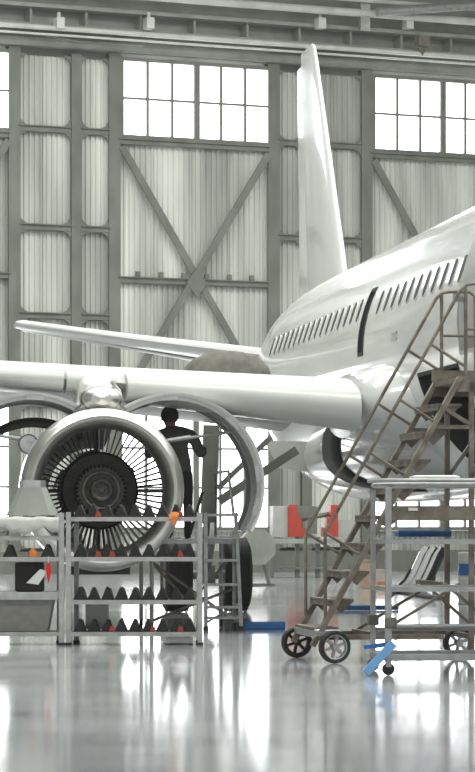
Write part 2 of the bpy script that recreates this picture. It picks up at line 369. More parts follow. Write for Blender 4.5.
# belly fairing
def fairing():
    rings = []
    for y, hw, zb, zt in ((38.0, .5, 2.3, 2.6), (38.3, 1.45, 2.12, 2.95), (38.9, 1.86, 1.98, 3.15), (39.8, 1.98, 1.90, 3.2), (41.5, 1.98, 1.88, 3.2), (44, 1.94, 1.88, 3.2), (46.5, 1.86, 1.90, 3.1), (48, 1.72, 1.96, 2.95), (49.3, 1.45, 2.06, 2.7), (50.2, .8, 2.2, 2.5)):
        zc, hz = (zb+zt)/2, (zt-zb)/2; ring = []
        for k in range(32):
            t = 2*math.pi*k/32; c, s_ = math.cos(t), math.sin(t)
            ring.append(Vector((XC+hw*math.copysign(abs(c)**.62, c), y, zc+hz*math.copysign(abs(s_)**.75, s_))))
        rings.append(ring)
    return MB().loft(rings)
bf = fairing().build('belly_fairing', 'white', air, True, sharp=50)
# dark wheel-well strip on the fairing
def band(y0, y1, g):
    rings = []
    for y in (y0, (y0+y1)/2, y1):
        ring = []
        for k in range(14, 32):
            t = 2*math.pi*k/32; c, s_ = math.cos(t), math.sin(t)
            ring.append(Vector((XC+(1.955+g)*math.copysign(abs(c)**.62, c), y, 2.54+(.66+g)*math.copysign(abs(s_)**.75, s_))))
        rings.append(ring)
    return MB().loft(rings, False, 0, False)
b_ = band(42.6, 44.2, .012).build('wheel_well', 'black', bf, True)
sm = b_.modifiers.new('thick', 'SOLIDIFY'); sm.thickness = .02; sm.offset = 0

# ---- wing
def airfoil(x, yle, ch, z, t, n=14, tw=0.0):
    up, lo = [], []
    for i in range(n+1):
        u = (1-math.cos(math.pi*i/n))/2
        th = 5*t*(.2969*math.sqrt(u)-.126*u-.3516*u*u+.2843*u**3-.1015*u**4)
        cam_ = .06*t*math.sin(math.pi*u)
        up.append(Vector((x, yle+u*ch, z+cam_+th-u*ch*tw))); lo.append(Vector((x, yle+u*ch, z+cam_-th*.8-u*ch*tw)))
    return up+lo[-2:0:-1]
def wing_mesh(sec): return MB().loft([airfoil(*s_) for s_ in sec])
wsec = [(8.4, 37.9, 7.4, 2.92, .85), (6.5, 38.25, 6.6, 2.98, .72), (3.3, 39.85, 4.8, 3.30, .50), (2.0, 40.45, 4.3, 3.42, .45), (-8.0, 46.0, 1.6, 4.2, .18)]
wing = wing_mesh(wsec).build('wing', 'wingpaint', air, True, sharp=50)
def slat(secs, nm='slat', m='wingpaint'):
    # each section: x, y of nose, z centre, height, depth
    rings = []
    for x, y, z, h, dp in secs:
        r = []
        for i in range(13):
            a = R_(90+180*i/12); r.append(Vector((x, y+dp*(1+math.cos(a)*1.0) if False else y+dp*(1-abs(math.sin((a-R_(180))+R_(90)))**.8), z+h/2*math.sin(a))))
        r += [Vector((x, y+dp*.55, z-h*.30)), Vector((x, y+dp*.5, z+h*.1)), Vector((x, y+dp*1.3, z+h*.46))]
        rings.append(r)
    return MB().loft(rings).build(nm, m, wing, True, sharp=50)
def sl(px, y0, y1, Y): a, b = at(px, y0, Y), at(px, y1, Y); return (a.x, Y, (a.z+b.z)/2, a.z-b.z, .55)
slat([sl(362, 386, 430, 37.7), sl(250, 378.5, 415, 38.5), sl(128, 372, 401, 39.3)])
slat([sl(116, 371, 397, 39.45), sl(67, 367.5, 392, 39.9)])
q = sl(64, 367, 391.5, 39.92); q2 = (-2.5, 42.9, q[2]+.42, .30, .45); q3 = (-7.6, 45.4, q[2]+.8, .18, .35)
slat([q, q2]); slat([(q2[0]-.03,)+q2[1:], q3])
# port wing, mirrored
MB().loft([[Vector((2*XC-p.x, p.y, p.z)) for p in airfoil(*s_)] for s_ in wsec]).build('wing', 'wingpaint', air, True, sharp=50)
# flap with drooped trailing edge
MB().loft([airfoil(6.6, 44.6, 1.3, 2.98, .16, 8, .12), airfoil(2.2, 44.6, 1.0, 3.42, .12, 8, .12)]).build('flap', 'wingpaint', wing, True)
# root fillet ahead of the wing
fr = []
for x, y0, z, r in ((7.4, 37.3, 2.95, .62), (6.9, 37.55, 2.96, .55), (6.55, 37.95, 2.97, .42)):
    fr.append([Vector((x, y0+1.6+1.6*math.cos(2*math.pi*k/24), z+r*math.sin(2*math.pi*k/24))) for k in range(24)])
MB().loft(fr).build('root_fairing', 'white', wing, True, sharp=60)
# ---- tail
def fin_sec(z, y0, y1, t, u0=0.0, u1=1.0):
    ch = y1-y0; r = []
    for i in range(13):
        u = u0+(u1-u0)*((1-math.cos(math.pi*i/12))/2 if u0 == 0 else i/12); th = 5*t*(.2969*math.sqrt(u)-.126*u-.3516*u*u+.2843*u**3-.1036*u**4)*.5+.004; r.append((u, th))
    return [Vector((XC-th, y0+u*ch, z)) for u, th in r]+[Vector((XC+th, y0+u*ch, z)) for u, th in r[::-1]]
fin_prof = [(5.2, 53.0, 59.45, .70), (5.95, 53.9, 59.5, .62), (8.4, 55.75, 59.68, .40), (10.35, 57.25, 59.84, .22), (10.66, 57.55, 59.84, .16), (10.76, 57.9, 59.8, .06)]
fin = MB().loft([fin_sec(*q_, 0, .72) for q_ in fin_prof]).build('tail_fin', 'white', air, True, sharp=55)
MB().loft([fin_sec(*q_, .726, 1) for q_ in fin_prof[:4]]+[fin_sec(10.5, 57.4, 59.84, .18, .726, 1)]).build('rudder', 'white', fin, True)
hs = [(7.9, 57.0, 3.3, 4.62, .36), (5.6, 58.6, 2.4, 5.0, .26), (3.45, 60.15, 1.5, 5.38, .21), (3.32, 60.35, 1.2, 5.40, .14)]
st_ = wing_mesh(hs).build('tailplane', 'wingpaint', air, True, sharp=50)
MB().loft([airfoil(7.6, 60.15, .8, 4.60, .08, 6), airfoil(3.5, 61.5, .45, 5.36, .05, 6)]).build('elevator', 'wingpaint', st_, True)
MB().loft([[Vector((2*XC-p.x, p.y, p.z)) for p in airfoil(*s_)] for s_ in hs]).build('tailplane', 'wingpaint', air, True, sharp=50)

# ---- starboard engine, local frame: origin at the lip centre, +y aft
ec = at(104, 489.5, 37.5)
eng = sub('engine', air); eng.matrix_parent_inverse = wm(air).inverted(); eng.location = ec; eng.rotation_euler = (0, 0, R_(-2.2))
def E(mb, nm, m, **k): return mb.build(nm, m, eng, False, **k)
E(MB().lathe([(1.035, .62), (1.035, .40), (1.025, .25), (1.0, .12), (.965, .04), (.925, .0), (.885, .01), (.845, .06), (.81, .15), (.785, .30), (.775, .45)], n=96), 'inlet_lip', 'chrome')
E(MB().lathe([(1.035, .62), (1.045, .9), (1.05, 1.15), (1.0, 1.15)], n=96), 'inlet_cowl', 'white')
E(MB().lathe([(.775, .45), (.785, .7), (.80, 1.0)], n=96), 'inlet_liner', 'liner')
E(MB().lathe([(.80, 1.0), (.82, 1.3), (.85, 1.9), (.96, 1.9), (.96, 1.7), (.92, 1.68), (.92, 1.3), (.99, 1.28), (.99, 1.14)], n=96), 'fan_case', 'darkmetal')
vm = MB()
vr = []
for r in (.50, .60, .70, .835):
    vr.append([Vector((sx*.006+.02*(yy-.5), 1.40+yy*.14, r)) for sx, yy in ((-1, .05), (0, 0), (1, .05), (1, .5), (.4, 1), (-.4, 1), (-1, .5))])
vm.loft(vr); vme = vm.mesh('guide_vane', 'vane')
NV = 64
for i in range(NV): link('guide_vane', vme, eng, rot=(0, 2*math.pi*i/NV, 0))
for a in (0, 90, 180, 270):
    s_ = MB().box((0, 1.75, .66), (.05, .36, .42)); o = E(s_, 'strut', 'darkmetal'); o.rotation_euler = (0, R_(a), 0)
E(MB().lathe([(.001, .64), (.035, .64), (.04, .66), (.085, .66), (.09, .63), (.115, .62), (.135, .63), (.14, .70), (.155, .72), (.20, .74), (.205, .78), (.24, .80), (.29, .80), (.31, .84), (.33, .95), (.33, 1.1)], n=64), 'fan_disc', 'darkmetal')
o = E(MB().lathe([(.118, .618), (.126, .608), (.134, .618), (.134, .63), (.118, .63)], n=48, close=True), 'disc_ring', 'vane')
o = E(MB().lathe([(.206, .775), (.222, .765), (.24, .775), (.24, .80), (.206, .80)], n=48, close=True), 'disc_ring', 'vane')
dm = MB().box((0, .815, .285), (.016, .05, .07)).mesh('dovetail', 'darkmetal')
for i in range(36): link('dovetail', dm, eng, rot=(0, 2*math.pi*i/36, 0))
E(MB().lathe([(.33, 1.1), (.335, 1.25), (.47, 1.25), (.485, 1.2), (.50, 1.22), (.51, 1.5), (.50, 1.9), (.44, 2.3), (.50, 2.9), (.46, 3.6), (.34, 4.3), (.28, 4.3), (.12, 4.6), (.001, 4.7)], n=64), 'core', 'darkmetal')
bm_ = MB()
for i in range(48):
    a = 2*math.pi*i/48; rot = Matrix.Rotation(a, 3, 'Y'); bm_.box(rot @ Vector((0, 1.22, .41)), (.012, .05, .13), rot)
o = E(bm_, 'booster_vanes', 'darkmetal'); o['kind'] = 'stuff'
E(MB().lathe([(.85, 1.9), (.84, 2.4), (.74, 3.0), (.60, 3.7), (.62, 3.7), (.78, 3.0), (.90, 2.4), (.90, 1.9)], n=48, a0=75, a1=258, close=True), 'reverser_cowl', 'darkmetal')
# plumbing on the core
for i in range(6):
    a = R_(30+60*i); r = .53
    E(MB().tube([(r*math.cos(a+.1*j), 1.8+.35*j, r*math.sin(a+.1*j)) for j in range(6)], .022, 6), 'fuel_pipe', 'alu')
E(MB().lathe([(.001, 1.2), (.11, 1.2), (.13, 1.24), (.13, 1.55), (.001, 1.55)], (-.92, 0, .60), n=24).lathe([(.04, 1.17), (.07, 1.17), (.07, 1.2)], (-.92, 0, .60), n=16), 'accessory_pod', 'alu')
E(MB().lathe([(1.0, 1.3), (1.0, 1.6)], n=40, a0=200, a1=340).box((0, 1.5, -1.0), (.8, .35, .18)), 'gearbox', 'darkmetal')
# opened fan cowl doors, hinged at the top
def cowl(sgn, cx, cz, r, y0, y1, a0, a1, nm, m, inner='greypaint'):
    th = .05; n = 40; mb = MB(); rings = []
    for k in range(n+1):
        a = R_(a0+(a1-a0)*k/n); c, s_ = math.cos(a), math.sin(a)
        rings.append([Vector((sgn*(cx+q*c), y, cz+q*s_)) for q, y in ((r, y0), (r, y1), (r-th, y1), (r-th, y0+.04))])
    mb.loft(rings); o = E(mb, nm, m)
    rib = MB()
    for yy in (y0+.02, (y0+y1)/2, y1-.06):
        rings = []
        for k in range(n+1):
            a = R_(a0+(a1-a0)*k/n); c, s_ = math.cos(a), math.sin(a)
            rings.append([Vector((sgn*(cx+q*c), y, cz+q*s_)) for q, y in ((r-th, yy), (r-th, yy+.04), (r-th-.045, yy+.04), (r-th-.045, yy))])
        rib.loft(rings)
    rib.build('cowl_rib', 'greypaint', o) if False else E(rib, 'cowl_rib', inner)
    return o
cowl(1, .93, .06, 1.20, 1.05, 2.7, 126, -30, 'cowl_door', 'white')
cowl(-1, .88, .06, 1.20, 1.05, 2.7, 126, -36, 'cowl_door', 'white')
cowl(-1, .80, -.02, 1.02, 2.9, 4.2, 130, -40, 'reverser_door', 'darkmetal', 'darkmetal')
for sg, cx in ((1, .93), (-1, .88)):
    for a in (92, 46, 8, -14):
        c, s_ = math.cos(R_(a)), math.sin(R_(a)); rot = Matrix.Rotation(-sg*R_(a-90), 3, 'Y')
        E(MB().box((sg*(cx+1.13*c), 1.13, .06+1.13*s_), (.22, .14, .05), rot), 'latch', 'alu')
    E(MB().tube([(sg*.7, 1.35, .62), (sg*(cx+1.12*math.cos(R_(40))), 1.5, .06+1.12*math.sin(R_(40)))], .022, 8).tube([(sg*.7, 1.35, .62), (sg*(.7*.55+.45*(cx+.86)), 1.42, .70)], .034, 8), 'hold_open_rod', 'galv')
# pylon with its bulged nose
pl = []
for y, hw, z0, z1 in ((1.05, .10, 1.05, 1.28), (1.2, .2, .98, 1.40), (1.6, .25, .95, 1.45), (2.4, .25, .9, 1.55), (4.6, .22, .8, 1.6), (6.0, .1, 1.2, 1.6)):
    zc, hz = (z0+z1)/2, (z1-z0)/2
    pl.append([Vector((hw*math.copysign(abs(math.cos(t))**.6, math.cos(t)), y, zc+hz*math.copysign(abs(math.sin(t))**.6, math.sin(t)))) for t in [2*math.pi*k/20 for k in range(20)]])
E(MB().loft(pl), 'pylon', 'wingpaint', sharp=60)
pn = E(MB().lathe([(.01, .55), (.12, .58), (.2, .68), (.235, .85), (.22, 1.1), (.2, 1.4)], (0, 0, 0), n=28), 'pylon_nose', 'chrome')
pn.scale = (1.1, 1, .72); pn.location = (0, 0, 1.17)
cb = E(MB().lathe([(.235, .83), (.255, .86), (.235, .89)], n=28).lathe([(.2, .68), (.225, .71), (.22, .74)], n=28), 'clamp_band', 'alu'); cb.scale = pn.scale; cb.location = pn.location
for s_, zz in ((-.27, 1.05), (.27, 1.05), (-.2, .98), (.22, 1.28)):
    E(MB().tube([(s_*.6, .8, zz+.1), (s_*1.1, 1.0, zz), (s_*1.3, 1.4, zz-.1)], .025, 8), 'bleed_pipe', 'alu')

# ---- main landing gear, starboard
gx = at(206, 575, 47.1)
gear = sub('landing_gear', air); gear.matrix_parent_inverse = wm(air).inverted(); gear.location = (gx.x, 47.1, 0)
WR = .59
wh = MB().lathe([(.25, -.19), (.40, -.215), (.50, -.21), (.565, -.165), (.588, -.08), (.59, 0), (.588, .08), (.565, .165), (.50, .21), (.40, .215), (.25, .19)], (0, 0, 0), (1, 0, 0), 48, 0)
wh.lathe([(.25, -.19), (.25, .19)], (0, 0, 0), (1, 0, 0), 32, 1).lathe([(.01, -.14), (.08, -.16), (.1, -.1), (.25, -.12)], (0, 0, 0), (1, 0, 0), 32, 1).lathe([(.01, .14), (.08, .16), (.1, .1), (.25, .12)], (0, 0, 0), (1, 0, 0), 32, 1)
for x in (-.155, -.052, .052, .155): wh.lathe([(.588, x-.012), (.594, x), (.588, x+.012)], (0, 0, 0), (1, 0, 0), 48, 0)
whm = wh.mesh('wheel', ['rubber', 'greypaint'])
for sx in (-.47, .47): link('wheel', whm, gear, loc=(sx, 0, WR))
MB().tube([(-.6, 0, WR), (.6, 0, WR)], .07, 12).box((0, 0, WR), (.26, .3, .3)).build('axle', 'greypaint', gear)
MB().tube([(0, 0, WR), (.03, -.08, 1.45)], .085, 16).tube([(.03, -.08, 1.4), (.06, -.2, 2.95)], .13, 16).build('shock_strut', 'steel', gear)
MB().bar((0, -.16, .72), (.03, -.5, 1.05), .09, .06).bar((.03, -.5, 1.05), (.08, -.28, 1.4), .09, .06).build('torque_link', 'greypaint', gear)
MB().bar((.16, -.42, 1.75), (1.35, -.7, 2.55), .16, .13).build('side_stay', 'steel', gear)
MB().bar((.14, -.4, 1.95), (.95, -.6, 2.75), .08, .08).build('side_stay', 'steel', gear)
MB().prism([(1.2, .2, 2.28), (1.7, .2, 2.22), (1.95, .2, 2.7), (.95, .2, 2.72)], (.03, .06, 0)).build('gear_door', 'wingpaint', gear)
MB().tube([(-.25, -.1, .8), (-.3, -.3, 1.2), (-.1, -.4, 1.9)], .025, 6).build('brake_hose', 'black', gear)

# ---- canvas covered dome resting on the wing
pd = at(225, 381, 43.2)
dome = thing('canvas_cover', 'grey brown canvas dome cover resting on the wing above the open cowl', 'cover', (pd.x, 43.2, 3.31), 0)
rings = []
for y, k in ((-.6, .55), (-.52, .86), (-.4, 1.0), (0, 1.02), (.4, .98), (.55, .75)):
    rings.append([Vector((.62*k*math.cos(R_(a)), y, .16+.42*k*max(0, math.sin(R_(a)))**.8)) for a in range(0, 181, 10)])
MB().loft(rings).build('cover_shell', 'canvas', dome, sharp=60)
MB().box((0, 0, .09), (1.3, 1.15, .14)).build('base_board', 'white', dome, bevel=.02)
for x in (-.5, .5): MB().box((x, 0, -.02), (.12, 1.0, .12)).build('skid', 'galv', dome)

# ================================================================ WORK PLATFORM AND WORKER
wpz = 1.20
wp = thing('work_platform', 'grey wheeled work platform with ladder rungs beside the opened engine', 'platform', (4.05, 39.4, 0), 0)
dk = MB().box((.45, .75, wpz-.03), (1.15, 1.5, .06)); dk.build('deck', 'galv', wp)
for x in (-.1, 1.0):
    for y in (.03, 1.47): MB().tube([(x, y, .08), (x, y, wpz+.02)], .028, 8).build('leg', 'galv', wp)
MB().tube([(-.1, .03, .12), (1.0, .03, .55)], .02, 6).build('brace', 'tan', wp); MB().tube([(1.0, .03, .12), (-.1, .03, .9)], .02, 6).build('brace', 'tan', wp)
MB().tube([(-.1, .03, .9), (.4, .03, .35), (.9, .03, .9)], .02, 6).build('brace', 'tan', wp)
for x in (.61, 1.06): MB().bar((x+.02*(x > .8), -.06, .05), (x-.05*(x > .8), -.02, 1.55), .045, .06, up=(0, 1, 0)).build('ladder_rail', 'galv', wp)
for z in (.16, .30, .60, .92, 1.22, 1.52): MB().box((.83, -.05, z), (.42, .10, .035)).build('rung', 'galv', wp)
MB().tube([(.99, 0, 1.5), (.92, .02, 2.1), (.92, 1.4, 2.1), (.92, 1.4, wpz)], .02, 8).build('guard_rail', 'galv', wp)
MB().tube([(.62, -.06, .10), (1.04, -.06, .34)], .016, 6).tube([(1.06, -.06, .10), (.66, -.06, .34)], .016, 6).build('brace', 'galv', wp)
cm = MB().lathe([(.01, -.02), (.05, -.02), (.05, .02), (.01, .02)], (0, 0, 0), (1, 0, 0), 16).box((0, 0, .055), (.05, .04, .06)).mesh('caster', 'rubber')
for x in (-.1, 1.0):
    for y in (.03, 1.47): link('caster', cm, wp, loc=(x, y, .05))
for x in (.61, 1.08): MB().box((x, -.06, .025), (.06, .07, .05)).build('foot', 'rubber', wp)

def worker():
    V = {}; 
    pts = [('pelvis', (0, 0, .95), .165), ('waist', (-.02, -.01, 1.12), .165), ('chest', (-.06, .0, 1.30), .19), ('upper', (-.09, .01, 1.43), .165), ('neck', (-.11, .02, 1.53), .066), ('jaw', (-.13, .03, 1.585), .085), ('head', (-.135, .03, 1.66), .105), ('crown', (-.13, .02, 1.735), .085)]
    E_ = [(i, i+1) for i in range(len(pts)-1)]
    idx = {p[0]: i for i, p in enumerate(pts)}
    def chain(root, items):
        pr = idx[root]
        for nm, co, r in items: pts.append((nm, co, r)); idx[nm] = len(pts)-1; E_.append((pr, len(pts)-1)); pr = len(pts)-1
    # the back is turned to the camera (facing +y and the engine on its left)
    chain('upper', [('shR', (.17, .0, 1.41), .10), ('elR', (.30, .02, 1.15), .07), ('wrR', (.36, .26, 1.22), .042), ('palmR', (.37, .33, 1.25), .036)])
    chain('upper', [('shL', (-.33, .02, 1.40), .10), ('elL', (-.42, .06, 1.16), .07), ('wrL', (-.38, .30, 1.14), .036), ('palmL', (-.36, .37, 1.15), .036)])
    for s_ in ('R', 'L'):
        p = Vector(pts[idx['palm'+s_]][1])
        for k, (dx, ln) in enumerate(((-.03, .07), (-.01, .085), (.012, .08), (.032, .065))):
            chain('palm'+s_, [('f%d%s' % (k, s_), tuple(p+Vector((dx, .035, .005))), .010), ('g%d%s' % (k, s_), tuple(p+Vector((dx*1.15, .035+ln*.5, -.004))), .009), ('h%d%s' % (k, s_), tuple(p+Vector((dx*1.2, .035+ln*.85, -.028))), .008)])
        t = -1 if s_ == 'R' else 1
        chain('wr'+s_, [('t0'+s_, tuple(p+Vector((t*.04, -.02, .01))), .012), ('t1'+s_, tuple(p+Vector((t*.055, .02, .012))), .010), ('t2'+s_, tuple(p+Vector((t*.05, .05, .0))), .009)])
    chain('pelvis', [('hipR', (.09, 0, .88), .105), ('knR', (.11, -.02, .50), .07), ('anR', (.11, .0, .10), .052), ('toeR', (.12, .15, .045), .045)])
    chain('pelvis', [('hipL', (-.09, 0, .88), .105), ('knL', (-.12, .03, .50), .07), ('anL', (-.13, .02, .10), .052), ('toeL', (-.14, .17, .045), .045)])
    me = bpy.data.meshes.new('body_cage'); me.from_pydata([p[1] for p in pts], E_, [])
    bm = bmesh.new(); bm.from_mesh(me); sk = bm.verts.layers.skin.verify(); bm.verts.ensure_lookup_table()
    for i, p in enumerate(pts):
        r = p[2]; rx = r*1.25 if p[0] in ('chest', 'upper', 'waist', 'pelvis') else r
        bm.verts[i][sk].radius = (rx, r if rx == r else r*.85); bm.verts[i][sk].use_root = (i == 0)
    bm.to_mesh(me); bm.free()
    o = bpy.data.objects.new('tmp_cage', me); C.objects.link(o)
    o.modifiers.new('skin', 'SKIN').use_smooth_shade = True; ss = o.modifiers.new('sub', 'SUBSURF'); ss.levels = 2; ss.render_levels = 2
    dg = bpy.context.evaluated_depsgraph_get(); dg.update()
    bme = bpy.data.meshes.new_from_object(o.evaluated_get(dg)); bpy.data.objects.remove(o)
    bme.name = 'body'
    bme.materials.clear()
    for k in ('coverall', 'trouser', 'skin', 'rubber'): bme.materials.append(M[k])
    for p in bme.polygons:
        c = p.center; p.use_smooth = True
        if c.z > 1.53 or (c.y > .27 and c.z > .9): p.material_index = 2
        elif c.z < .12: p.material_index = 3
        elif c.z < .93: p.material_index = 1
        else: p.material_index = 0
    return bme
bme = worker()
zmin = min(v.co.z for v in bme.vertices)
pe = thing('person', 'worker in dark clothing leaning in behind the engine inlet, back turned', 'person', (4.40, 40.15, wpz-zmin), 0)
link('body', bme, pe)
hr = MB().lathe([(.001, .118), (.05, .112), (.09, .08), (.116, .03), (.124, -.02), (.115, -.06), (.08, -.10)], (0, 0, 0), (0, 0, 1), 24)
ho = hr.build('hair', 'hair', pe); ho.location = (-.132, .008, 1.69)
# face details: nose, ears, eyes
MB().loft([[Vector((x*q, y, z)) for x, z in ((-.018, -.02), (.018, -.02), (.012, .03), (-.012, .03))] for y, q in ((.0, 1), (.03, .5))]).build('nose', 'skin', pe).location = (-.137, .12, 1.63)
for sx in (-1, 1):
    MB().lathe([(.001, -.01), (.025, -.008), (.032, .0), (.02, .01), (.001, .012)], (0, 0, 0), (1, 0, 0), 12).build('ear', 'skin', pe).location = (-.135+sx*.105, .03, 1.63)
    MB().lathe([(.001, -.008), (.012, 0), (.001, .008)], (0, 0, 0), (0, 1, 0), 10).build('eye', 'black', pe).location = (-.135+sx*.035, .118, 1.655)
MB().box((0, 0, 0), (.05, .01, .012)).build('mouth', 'redtag', pe).location = (-.137, .115, 1.585)

# ================================================================ PARTS RACKS IN THE FOREGROUND
def rack_pt(px, py, d): return ((px-237.5)/F_PX*d, CAM_H+(HZ-py)/F_PX*d)
RD = 34.8; SR = F_PX/RD
def lat(px, d=RD): return (px-237.5)/F_PX*d
def zz(py, d=RD): return CAM_H+(HZ-py)/F_PX*d
x0, x1 = lat(68.5), lat(200)
rk = thing('blade_rack', 'grey four-shelf rack holding rows of black fan blades', 'rack', flo(x0, RD), -YAW)
LW = x1-x0; DP = .62
shelf_z = [zz(517), zz(557), zz(600), zz(632)]
for x, y in ((0, 0), (LW, 0), (.06, DP), (LW-.02, DP)): MB().box((x, y, zz(512)/2), (.055, .055, zz(512))).build('post', 'rackpaint', rk)
for i, z in enumerate(shelf_z):
    mb = MB(); mb.box((LW/2, 0, z-.025), (LW, .03, .05)); mb.box((LW/2, DP, z-.025), (LW, .03, .05)); mb.box((LW/2, DP/2, z-.008), (LW-.02, DP, .012))
    mb.box((.02, DP/2, z-.025), (.03, DP, .05)); mb.box((LW-.02, DP/2, z-.025), (.03, DP, .05)); mb.build('shelf', 'rackpaint', rk)
for x, y in ((0, 0), (LW, 0), (.06, DP), (LW-.02, DP)): MB().box((x, y, .015), (.075, .075, .03)).build('foot', 'rubber', rk)
def blade_mesh(seed, tagged):
    r = random.Random(seed); m = MB(); rings = []
    for y, w, h, sk in ((0, .15, .145, 0), (.02, .152, .155, .0), (.22, .14, .15, .012), (.42, .10, .12, .02)):
        w *= r.uniform(.94, 1.05); h *= r.uniform(.9, 1.06)
        rings.append([Vector((sk-w/2, y, 0)), Vector((sk-w*.27, y, h*.50)), Vector((sk-.008, y, h)), Vector((sk+.008, y, h*.99)), Vector((sk+w*.28, y, h*.48)), Vector((sk+w/2, y, 0))])
    m.loft(rings, True, 0)
    return m
ordn = ['leftmost', 'second', 'third', 'fourth', 'fifth', 'sixth', 'seventh', 'eighth', 'ninth']
shn = ['top', 'second', 'third', 'bottom']
bvar = [blade_mesh(k, False).mesh('wedge', 'black', 20) for k in range(5)]
rtag = MB().prism([(-.03, -.01, 0), (.045, -.01, .0), (.03, -.01, .05), (-.01, -.01, .07)], (0, .012, 0)).mesh('red_tag', 'red')
for s_, z in enumerate(shelf_z):
    for i in range(9):
        px = 79.5+13.7*i; xl = lat(px)-x0
        p = flo(x0, RD)+RT*xl+FW*.05; p.z = z
        nm = '%s blade from the left' % ordn[i] if i else 'leftmost blade'
        b = thing('fan_blade', 'black wedge-shaped fan blade, %s on the %s shelf of the rack' % (nm, shn[s_]), 'fan blade', p, -YAW+random.uniform(-.02, .02), 'black fan blades stored on the rack')
        link('wedge', bvar[(i*3+s_) % 5], b)
        if (s_, i) in ((0, 1), (0, 7), (1, 1), (1, 2), (1, 7), (3, 2), (3, 5), (3, 7)): link('red_tag', rtag, b, loc=(.05, -.015, .005))
p = flo(lat(174), RD-.02); p.z = zz(517)
rag = MB()
rr = []
for k in range(10):
    a = 2*math.pi*k/10; rr.append(Vector((.05*math.cos(a)*random.uniform(.7, 1.2), -.05+.03*math.sin(a), -.12+.06*random.random())))
rag.loft([[Vector((v.x*.35, -.035+v.y*.2, -.10)) for v in rr], [Vector((v.x, v.y*.6-.02, -.02)) for v in rr], [Vector((v.x*1.3, v.y*.6, .03+v.x*.3)) for v in rr], [Vector((v.x*.6, v.y*.3, .06)) for v in rr]])
o = rag.build('rag', 'orange'); o.location = p; o.rotation_euler = (0, 0, -YAW); tag(o, 'crumpled orange rag hanging over the top shelf of the blade rack', 'rag')
# pale carton standing on the bottom shelf behind the blades
p = flo(lat(95), RD+.548); p.z = zz(632)
bx = MB().box((0, 0, .17), (.27, .12, .31)).box((0, -.062, .25), (.10, .004, .06)).build('carton', 'paper', None, bevel=.01); bx.location = p; bx.rotation_euler = (0, 0, -YAW); tag(bx, 'pale square carton behind the blades on the bottom rack shelf', 'box')

# left bench rack
xa, xb = lat(-70), lat(61.5)
ra = thing('bench_rack', 'grey metal bench rack with tub, beside the blade rack', 'rack', flo(xa, RD), -YAW)
LA = xb-xa
for x, y in ((0, 0), (LA, 0), (.05, DP), (LA-.06, DP)): MB().box((x, y, zz(513)/2), (.06, .055, zz(513))).build('post', 'rackpaint', ra); MB().box((x, y, .015), (.075, .075, .03)).build('foot', 'rubber', ra)
for y_, t in ((536, .05), (557, .05), (592, .09), (632, .05)):
    z = zz(y_); mb = MB(); mb.box((LA/2, 0, z-t/2), (LA, .03, t)); mb.box((LA/2, DP, z-t/2), (LA, .03, t)); mb.box((LA/2, DP/2, z-.01), (LA-.02, DP, .014)); mb.build('shelf', 'rackpaint', ra)
tb = MB(); z0, z1 = zz(631.5), zz(598)
def rr_(x0, x1, y0, y1, z): return [Vector((x0, y0, z)), Vector((x1, y0, z)), Vector((x1, y1, z)), Vector((x0, y1, z))]
tb.loft([rr_(.1, LA-.17, .06, DP-.06, z0), rr_(.06, LA-.1, .03, DP-.03, z1), rr_(.03, LA-.07, .0, DP, z1), rr_(.03, LA-.07, .0, DP, z1+.03), rr_(.09, LA-.13, .06, DP-.06, z1+.03), rr_(.13, LA-.2, .1, DP-.1, z0+.04)])
t_ = tb.build('parts_tub', 'liner'); t_.location = flo(xa, RD); t_.rotation_euler = (0, 0, -YAW); tag(t_, 'wide grey metal tub on the lowest shelf of the bench rack', 'tub')
# hood on top
ph = flo(lat(31), RD+.3); ph.z = zz(515.5)
hd = thing('vent_hood', 'grey tapered sheet metal hood standing on the sheet-covered bench', 'hood', ph, -YAW)
def oct_(hw, hd_, c, z): return [Vector(p) for p in ((-hw, -hd_+c, z), (-hw+c, -hd_, z), (hw-c, -hd_, z), (hw, -hd_+c, z), (hw, hd_-c, z), (hw-c, hd_, z), (-hw+c, hd_, z), (-hw, hd_-c, z))]
MB().loft([oct_(.295, .26, .08, 0), oct_(.29, .255, .08, .02), oct_(.155, .14, .05, .33)]).build('hood_shell', 'steel_pale', hd, sharp=15)
MB().loft([oct_(.15, .13, .05, .33), oct_(.15, .13, .05, .41)]).build('collar', 'alu', hd)
# crumpled sheet draped over the top shelf front
sh = MB(); n, k = 36, 7; vs = []
zs = zz(517)
for i in range(n+1):
    x = LA*.02+i*(LA*.965)/n
    dr = .17+.035*math.sin(i*.55)+.02*math.sin(i*1.7+1)
    for j, (y, f) in enumerate(((DP*.98, 0), (.5, 0), (.2, 0), (-.03, 0), (-.055, .25), (-.06, .6), (-.055, 1.0))):
        vs.append((x, y+.012*math.sin(i*1.3+j), zs-dr*f+.008*math.sin(i*.9+j*1.7)))
sh.add(vs, [(i*k+j, (i+1)*k+j, (i+1)*k+j+1, i*k+j+1) for i in range(n) for j in range(k-1)])
so = sh.build('dust_sheet', 'cloth', None, sharp=180); so.location = flo(xa, RD); so.rotation_euler = (0, 0, -YAW); sm = so.modifiers.new('t', 'SOLIDIFY'); sm.thickness = .012
tag(so, 'crumpled white plastic sheet draped over the bench rack', 'sheet')
def put(mb, name, mats, px, py, d, label, cat, rz=0, group=None, **k):
    o = mb.build(name, mats, None, **k); p = flo(lat(px, d), d); p.z = zz(py, d); o.location = p; o.rotation_euler = (0, 0, -YAW+rz); return tag(o, label, cat, group)
